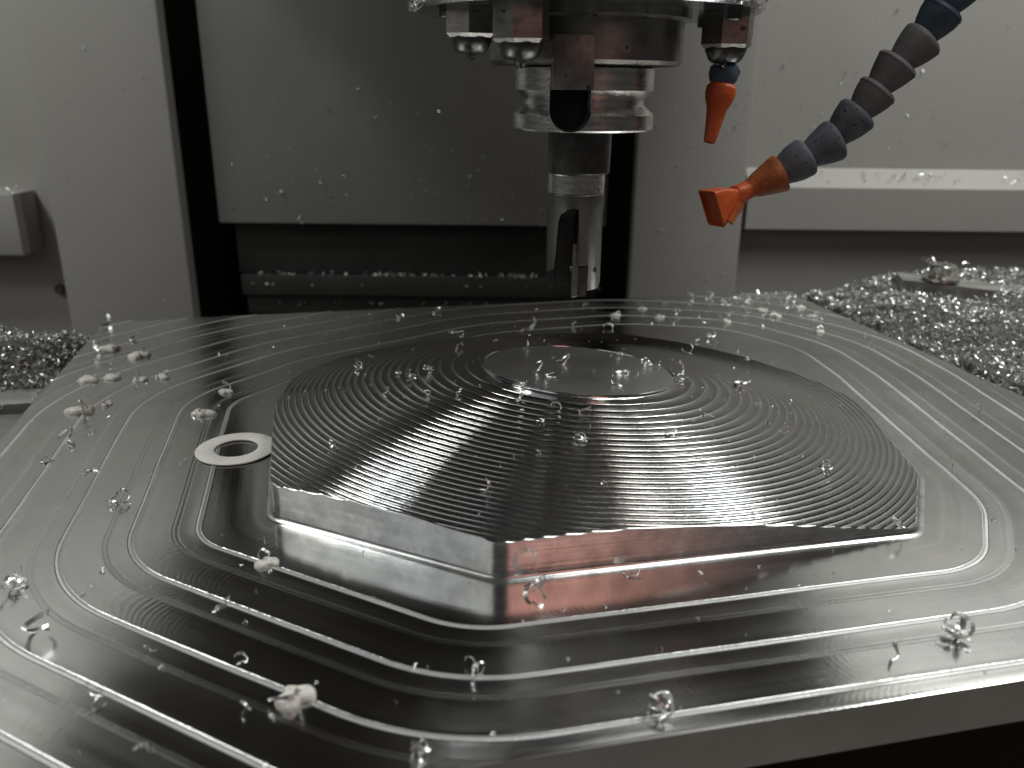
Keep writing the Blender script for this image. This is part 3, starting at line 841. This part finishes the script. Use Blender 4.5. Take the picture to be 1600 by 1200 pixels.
CHIPS = [
    (-0.2394, 0.4706, 0.01139, 'f', 'p'), (-0.2166, 0.459, 0.01114, 'f', 'p'), (-0.2334, 0.492, 0.00711, 'c', 'p'), (-0.2691, 0.5289, 0.00928, 'c', 'p'),
    (-0.2257, 0.417, 0.00954, 'f', 'p'), (-0.2151, 0.4214, 0.00826, 'f', 'p'), (-0.1981, 0.4178, 0.00683, 'f', 'p'), (-0.1887, 0.4233, 0.00691, 'f', 'p'),
    (-0.1474, 0.4016, 0.0066, 'f', 'p'), (-0.1484, 0.371, 0.00923, 'f', 'p'), (-0.2076, 0.3726, 0.0105, 'f', 'p'), (-0.1994, 0.3823, 0.00442, 'f', 'p'),
    (-0.199, 0.3411, 0.00743, 'c', 'p'), (-0.1919, 0.3482, 0.00349, 'c', 'p'), (-0.1947, 0.3163, 0.00375, 'c', 'p'), (-0.1714, 0.3067, 0.00522, 's', 'p'),
    (-0.1486, 0.2809, 0.00727, 'k', 'p'), (-0.136, 0.2015, 0.00665, 'c', 'p'), (-0.1549, 0.2235, 0.00803, 'k', 'p'), (-0.1008, 0.1946, 0.00324, 's', 'p'),
    (-0.0805, 0.2394, 0.00679, 'f', 'p'), (-0.088, 0.2157, 0.00663, 's', 'p'), (-0.0552, 0.1752, 0.00928, 'f', 'p'), (-0.1061, 0.1752, 0.00398, 'c', 'p'),
    (-0.0669, 0.1716, 0.00294, 'c', 'p'), (-0.0739, 0.1906, 0.00319, 'c', 'p'), (-0.0873, 0.158, 0.0046, 's', 'p'), (-0.0207, 0.1552, 0.00666, 'k', 'p'),
    (-0.0096, 0.1859, 0.00694, 'k', 'p'), (0.0388, 0.1712, 0.00847, 'k', 'p'), (0.1294, 0.2029, 0.01041, 'k', 'p'), (0.1085, 0.1954, 0.00433, 'h', 'p'),
    (0.0078, 0.2262, 0.0073, 'c', 'p'), (0.0403, 0.2346, 0.00626, 's', 'p'), (0.1381, 0.2623, 0.00548, 'c', 'd'), (0.2303, 0.3846, 0.00508, 'h', 'p'),
    (0.0092, 0.5196, 0.0108, 'h', 'p'), (-0.0384, 0.5178, 0.00579, 's', 'p'), (-0.033, 0.511, 0.00368, 'c', 'p'), (-0.0277, 0.4159, 0.00469, 'h', 'd'),
    (0.0072, 0.4154, 0.00401, 'h', 't'), (-0.0751, 0.3864, 0.00565, 'k', 'd'), (-0.074, 0.4157, 0.0047, 's', 'd'), (-0.0532, 0.3694, 0.00301, 'c', 'd'),
    (-0.0471, 0.361, 0.00471, 'k', 'd'), (-0.0386, 0.3679, 0.00538, 'k', 'd'), (-0.0551, 0.3411, 0.0028, 'c', 'd'), (-0.0364, 0.3363, 0.00331, 'c', 'd'),
    (-0.0229, 0.3367, 0.00276, 'c', 'd'), (-0.0791, 0.3565, 0.00292, 's', 'd'), (-0.069, 0.2945, 0.00346, 's', 'd'), (-0.0089, 0.2578, 0.00353, 'h', 'd'),
    (0.0327, 0.2636, 0.0018, 'c', 'd'), (0.027, 0.2932, 0.00589, 'k', 'd'), (0.0116, 0.3068, 0.00306, 'c', 'd'), (0.0183, 0.3192, 0.00395, 'c', 'd'),
    (0.0302, 0.3197, 0.00475, 'c', 'd'), (0.0036, 0.3283, 0.00594, 'h', 'd'), (0.0257, 0.3875, 0.00691, 'c', 't'), (0.0119, 0.3681, 0.00509, 'c', 't'),
    (0.0175, 0.3571, 0.00495, 'c', 't'), (0.0037, 0.3468, 0.0051, 's', 't'), (0.0558, 0.4124, 0.00466, 'k', 't'), (0.0678, 0.3951, 0.00641, 'k', 't'),
    (0.075, 0.3995, 0.00324, 'c', 'd'), (0.0523, 0.3736, 0.00608, 'c', 't'), (0.0473, 0.3523, 0.00576, 's', 't'), (0.1034, 0.47, 0.00531, 'c', 'p'),
    (0.0848, 0.3991, 0.00583, 'h', 'd'), (0.0823, 0.3768, 0.00675, 'k', 'd'), (0.0636, 0.3055, 0.00459, 'c', 'd'), (0.084, 0.329, 0.00381, 'c', 'd'),
    (0.1139, 0.3895, 0.00763, 'c', 'd'), (0.1116, 0.334, 0.00665, 's', 'd'), (0.1187, 0.3313, 0.00276, 'c', 'd'), (0.125, 0.2993, 0.00608, 'k', 'd'),
    (0.1537, 0.4643, 0.00375, 's', 'p'), (0.1358, 0.4607, 0.00298, 'c', 'p'), (0.1141, 0.3598, 0.00267, 'c', 'd'), (0.0401, 0.5346, 0.00596, 'k', 'p'),
    (0.053, 0.5905, 0.0042, 'c', 'p'), (0.0629, 0.5292, 0.00591, 'c', 'p'), (0.0717, 0.5621, 0.00624, 'f', 'p'), (0.0928, 0.5815, 0.00552, 'f', 'p'),
    (0.1014, 0.5581, 0.0062, 'f', 'p'), (0.1158, 0.569, 0.00451, 'c', 'p'), (0.1335, 0.6128, 0.00483, 'c', 'p'), (0.1498, 0.6232, 0.00539, 'c', 'p'),
    (0.1256, 0.5072, 0.00812, 'k', 'p'), (0.1565, 0.604, 0.00476, 'f', 'p'), (0.1456, 0.5483, 0.0061, 'f', 'p'), (0.1731, 0.6037, 0.00571, 'f', 'p'),
    (0.1781, 0.5787, 0.00824, 'f', 'p'), (0.1832, 0.5648, 0.00806, 'f', 'p'), (0.2089, 0.6161, 0.00873, 'k', 'p'), (0.2089, 0.5891, 0.00652, 'f', 'p'),
    (0.2098, 0.5642, 0.00626, 'f', 'p'), (0.2012, 0.5261, 0.00672, 'f', 'p'), (-0.0532, 0.5674, 0.0063, 'c', 'p'), (-0.0772, 0.5518, 0.00526, 'c', 'p'),
]

ORD = ['first', 'second', 'third', 'fourth', 'fifth', 'sixth', 'seventh', 'eighth', 'ninth', 'tenth', 'eleventh', 'twelfth', 'thirteenth', 'fourteenth', 'fifteenth', 'sixteenth', 'seventeenth', 'eighteenth', 'nineteenth', 'twentieth', 'twenty-first', 'twenty-second', 'twenty-third', 'twenty-fourth']
SPECIAL = {
    22: 'big milky coolant blob with a chip, on the front of the plate',
    20: 'chip in a milky drop just below the dome corner near the washer',
    9: 'chip in a round milky drop just behind the flat washer',
    8: 'upright chip in a milky drop, on the dark reflection behind the washer',
    30: 'large tangle of chips near the front right corner of the plate',
    29: 'tangled chips beside the front edge of the plate, below the dome',
    28: 'bright chip tangle between contour lines in front of the dome corner',
    27: 'bright chip tangle at the very bottom edge of the picture',
    32: 'curled chip standing against the front corner of the dome',
    34: 'dark curled chip hooked over the right corner of the dome',
    33: 'thin sliver lying along the foot of the pinkish dome wall',
    31: 'small upright chip left of the large tangle near the front right corner',
    35: 'small upright chip on the outer contour line beside the right chip heap',
    21: 'long thin sliver on the plate in front of the dome, left side',
    17: 'curled chip lying near the left edge of the picture, foreground',
    18: 'chip tangle cut by the left edge of the picture',
    16: 'bright chip tangle between contour lines in front of the washer',
    53: 'bright tangle of chips on the front grooves, just below the flat top',
    51: 'small reddish upright chip low on the front grooves of the dome',
    75: 'dark tangle of chips on the bright right hand grooves',
    73: 'long wavy sliver on the bright right hand grooves',
    36: 'tall bent chip standing behind the flat top, nearest the cutter',
}
def zone(c):
    x, y, s, k, z = c
    if z == 't': return 'on the flat round top'
    if z == 'd':
        if y > .385: return 'on the far grooves behind the flat top'
        return 'on the grooves left of the flat top' if x < DX - .02 else 'on the grooves right of the flat top' if x > DX + .025 else 'on the grooves before the flat top'
    if y > .45 and x > .05: return 'at the far right plate corner'
    if y > .45 and x > -.13: return 'along the far plate edge'
    if x < -.1 and y > .38: return 'at the far left plate corner'
    if x < -.1 and y > .28: return 'along the left plate edge'
    return 'on the front left plate'
zones = {}
for i, c in enumerate(CHIPS):
    if i not in SPECIAL: zones.setdefault(zone(c), []).append(i)
def scr(i): return CHIPS[i][0] / CHIPS[i][1]
LAB = dict(SPECIAL)
for zname, ids in zones.items():
    ids.sort(key=scr)
    for n, i in enumerate(ids):
        kd = {'c': 'curled chip', 'f': 'milky wet chip', 's': 'thin sliver', 'k': 'tangled chips', 'h': 'upright chip'}[CHIPS[i][3]]
        LAB[i] = kd + ', ' + (ORD[n] + ' from left of those ' if len(ids) > 1 else 'alone ') + zname
rng = random.Random(11)
for i, (x, y, s, k, z) in enumerate(CHIPS):
    s *= 1.14
    zc = surface_z(x, y)
    o0 = (x, y, zc)
    sub = []
    n = {'k': rng.randint(3, 5), 'f': 2}.get(k, 1)
    for j in range(n):
        sz = s * (rng.uniform(.45, .7) if k == 'k' else rng.uniform(.4, .75) if k == 'f' else 1.0)
        v, f = chip(rng, sz, {'k': rng.choice('cch'), 'f': rng.choice('ch')}.get(k, k))
        off = np.array([rng.uniform(-1, 1), rng.uniform(-1, 1), 0]) * (s * .25 if n > 1 else 0)
        off[2] = j * s * .05 - s * .015
        sub.append((v + off + np.array(o0), f))
    nm = 'chip_tangle' if k == 'k' else 'chip_sliver' if k == 's' else 'curled_chip'
    o = mk(nm, *join(*sub), 'chip', loc=o0, smooth=40, fix=False)
    tag(o, LAB[i], 'metal chip', 'aluminium chips lying on the workpiece')
    if k == 'f':
        v, f = blob(rng, s * .95, s * .22)
        mk('coolant_puddle', v + np.array(o0), f, 'foam', o, smooth=60)

# ------------------------------------------------------------------ heaps, crumbs and splashed chips (uncountable)
def scatter(name, pts, sizes, material, seed, label, cat='chips', normals_=None, seg=5):
    rg = random.Random(seed)
    protos = [chip(rg, 1.0, rg.choice('ccch'), seg) for _ in range(24)]
    for p in protos: p[0][:, :] = p[0] - p[0].mean(0)
    VV, FF, n = [], [], 0
    rr = np.random.RandomState(seed)
    for (p, s) in zip(pts, sizes):
        v, f = protos[rr.randint(24)]
        a = rr.uniform(0, 2 * PI, 3)
        R = np.array(Matrix.Rotation(a[0], 3, 'Z') @ Matrix.Rotation(a[1], 3, 'X') @ Matrix.Rotation(a[2], 3, 'Z'))
        VV.append((v * s) @ R.T + np.array(p)); FF.append(np.array([q if len(q) == 4 else q + q[-1:] for q in f]) + n); n += len(v)
    V = np.concatenate(VV); F = np.concatenate(FF)
    o = mk(name, V, F.tolist(), material, smooth=40, fix=False, loc=tuple(pts[0]))
    tag(o, label, cat, kind='stuff')
    return o

def heap_right(x, y):
    u, v = x * CU + y * SU, -x * SU + y * CU
    d = u - U1                                   # distance out from the plate's edge
    e = np.clip(d / .07, 0, 1); e = e * e * (3 - 2 * e)
    back = np.clip((.592 - v) / .03, 0, 1)
    front = np.clip((v - .27) / .05, 0, 1)
    h = -.0152 + (.0145 * np.clip(d / .010, 0, 1) + .016 * e * np.clip((v - .36) / .14, .1, 1) - .008 * np.exp(-((x - .316) / .035) ** 2 - ((y - .600) / .03) ** 2)) * back * front
    h += (.0030 * np.sin(x * 61 + 1) * np.sin(y * 53) + .0016 * np.sin(x * 170 + y * 40) * np.cos(y * 150)) * front * back
    return np.maximum(h, -.0152)
def heap_left(x, y):
    u, v = x * CU + y * SU, -x * SU + y * CU
    d = (U0 - .003) - u
    near = np.clip((v - .492 + .25 * np.clip(d - .05, 0, .06)) / .030, 0, 1)
    e = np.clip(d / .016, 0, 1)
    h = -.0156 + .017 * e * near * np.clip((.592 - v) / .03, 0, 1) * (1 + .25 * np.sin(x * 90) * np.sin(y * 77))
    return np.maximum(h, -.0152)

def heap(name, fn, xr, yr, inside, count, smin, smax, seed, label, lift=.0015):
    nx, ny = 90, 110
    X, Y = np.meshgrid(np.linspace(*xr, nx), np.linspace(*yr, ny))
    Z = fn(X, Y) - .0012
    rr = np.random.RandomState(seed)
    Z = Z + rr.uniform(-.0007, .0007, Z.shape)
    V = np.c_[X.ravel(), Y.ravel(), Z.ravel()]
    F = []
    ok = inside(X, Y)
    for j in range(ny - 1):
        for i in range(nx - 1):
            if ok[j, i] and ok[j + 1, i + 1] and ok[j, i + 1] and ok[j + 1, i]:
                F.append([j * nx + i, j * nx + i + 1, (j + 1) * nx + i + 1, (j + 1) * nx + i])
    pts, sz = [], []
    while len(pts) < count:
        x, y = rr.uniform(*xr), rr.uniform(*yr)
        if not bool(inside(np.array(x), np.array(y))): continue
        pts.append((x, y, float(fn(np.array(x), np.array(y))) + rr.uniform(-.001, lift))); sz.append(rr.uniform(smin, smax))
    o = scatter(name, pts, sz, 'chip', seed, label)
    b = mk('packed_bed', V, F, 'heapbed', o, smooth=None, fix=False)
    b['kind'] = 'stuff'
    return o

def in_right(x, y):
    u, v = x * CU + y * SU, -x * SU + y * CU
    return (u > U1 + .001) & (heap_right(x, y) > -.0149) & (v > .28)
def in_left(x, y):
    u, v = x * CU + y * SU, -x * SU + y * CU
    return (u < U0 - .001) & (heap_left(x, y) > -.0149)
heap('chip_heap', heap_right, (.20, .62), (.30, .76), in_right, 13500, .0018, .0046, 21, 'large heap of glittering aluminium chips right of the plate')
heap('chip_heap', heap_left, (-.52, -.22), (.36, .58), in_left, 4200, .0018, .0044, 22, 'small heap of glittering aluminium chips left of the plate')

rr = np.random.RandomState(31)
pts, sz = [], []
while len(pts) < 420:
    u, v = rr.uniform(U0 + .004, U1 - .004), rr.uniform(V0 + .003, V1 - .004)
    x, y = W(u, v)
    pts.append((x, y, surface_z(x, y) + .0003)); sz.append(abs(rr.normal(0, .0007)) + .0006)
while len(pts) < 520:                            # denser along the far right corner
    u, v = U1 - abs(rr.normal(0, .05)) - .003, V1 - abs(rr.normal(0, .05)) - .003
    x, y = W(u, v); pts.append((x, y, .0006)); sz.append(rr.uniform(.0012, .0045))
scatter('chip_crumbs', pts, sz, 'chip', 32, 'tiny aluminium crumbs strewn over the plate and dome', seg=3)
pts, sz = [], []
while len(pts) < 60:
    x, y = rr.uniform(-.42, -.19), rr.uniform(.25, .47)
    if x * CU + y * SU < U0 - .004: pts.append((x, y, -.0145)); sz.append(rr.uniform(.002, .007))
scatter('table_chips', pts, sz, 'chip', 36, 'loose chips strewn on the bare table left of the plate', seg=6)

def splash(name, n, fn, smin, smax, seed, label):
    r_ = np.random.RandomState(seed); P, Z = [], []
    for _ in range(n):
        P.append(fn(r_)); Z.append(r_.uniform(smin, smax))
    return scatter(name, P, Z, 'chip_wet', seed + 1, label, seg=4)
splash('wall_chips', 150, lambda r: (r.uniform(.26, .75), .9485, r.uniform(-.1, .30)), .0016, .0040, 41, 'small bright chips stuck on the right grey wall')
splash('ledge_chips', 120, lambda r: (r.uniform(.26, .80), .930 + (lambda t: t * .018)(r.uniform(0, 1)), .0535 + r.uniform(0, .012)), .003, .0075, 42, 'row of wet chips caught on the right wall ledge')
splash('column_chips', 70, lambda r: (r.uniform(.135, .245), .9142, r.uniform(-.12, .26)), .0018, .0044, 43, 'small bright chips stuck on the right column')
splash('column_chips', 16, lambda r: (r.uniform(-.50, -.37), .9142, r.uniform(-.12, .26)), .0012, .003, 44, 'few small bright chips stuck on the left column')
splash('wall_chips', 26, lambda r: (r.uniform(-.66, -.515), .9485, r.uniform(-.1, .26)), .0012, .003, 45, 'small chips stuck on the left grey wall')
splash('ledge_chips', 45, lambda r: (r.uniform(-.70, -.54), r.uniform(.908, .946), .0385), .004, .009, 46, 'chips lying on the left wall ledge')
splash('cover_chips', 95, lambda r: (r.uniform(-.32, .10), .9442, .002 + abs(r.normal(0, .055))), .0018, .0046, 47, 'bright chips stuck on the dark cover panel')
splash('cover_chips', 190, lambda r: (r.uniform(-.31, .10), *[(.957, -.0585), (.965, -.0835), (.972, -.1075), (.9545, -.071), (.9615, -.094)][r.choice(5, p=[.33, .28, .19, .1, .1])]), .0025, .0075, 48, 'wet chips along the folds of the dark cover')

# drops hanging from the spindle fittings
for (x, y, z, s, lb) in ((.0020, .334, .1592, .0030, 'milky coolant drop hanging from the front spindle fitting'),
                         (.0835, .363, .1600, .0026, 'coolant drop hanging beside the small blue nozzle'),
                         (-.0178, .360, .1622, .0026, 'coolant drop hanging from the far left spindle fitting')):
    v, f = lathe([(0, -s), (s * .55, -s * .85), (s * .92, -s * .35), (s, .1 * s), (s * .75, s * .7), (s * .35, s * 1.2), (0, s * 1.3)], 20, (x, y, z))
    d_ = mk('coolant_drop', v, f, 'drop', loc=(x, y, z), smooth=80)
    tag(d_, lb, 'drop', 'coolant drops under the spindle')
splash('spindle_chips', 60, lambda r: (lambda a, t: (SX + .0735 * math.cos(a), SY + .0735 * math.sin(a), .1795 + t))(r.uniform(PI * 1.0, PI * 1.9), r.uniform(0, .004)), .002, .0045, 51, 'wet chips stuck along the rim of the spindle face plate')
splash('clamp_chips', 9, lambda r: (.316 + r.normal(0, .008), .606 + r.normal(0, .007), .0300 + abs(r.normal(0, .0015))), .003, .0055, 52, 'chips piled on the clamp bolt head')
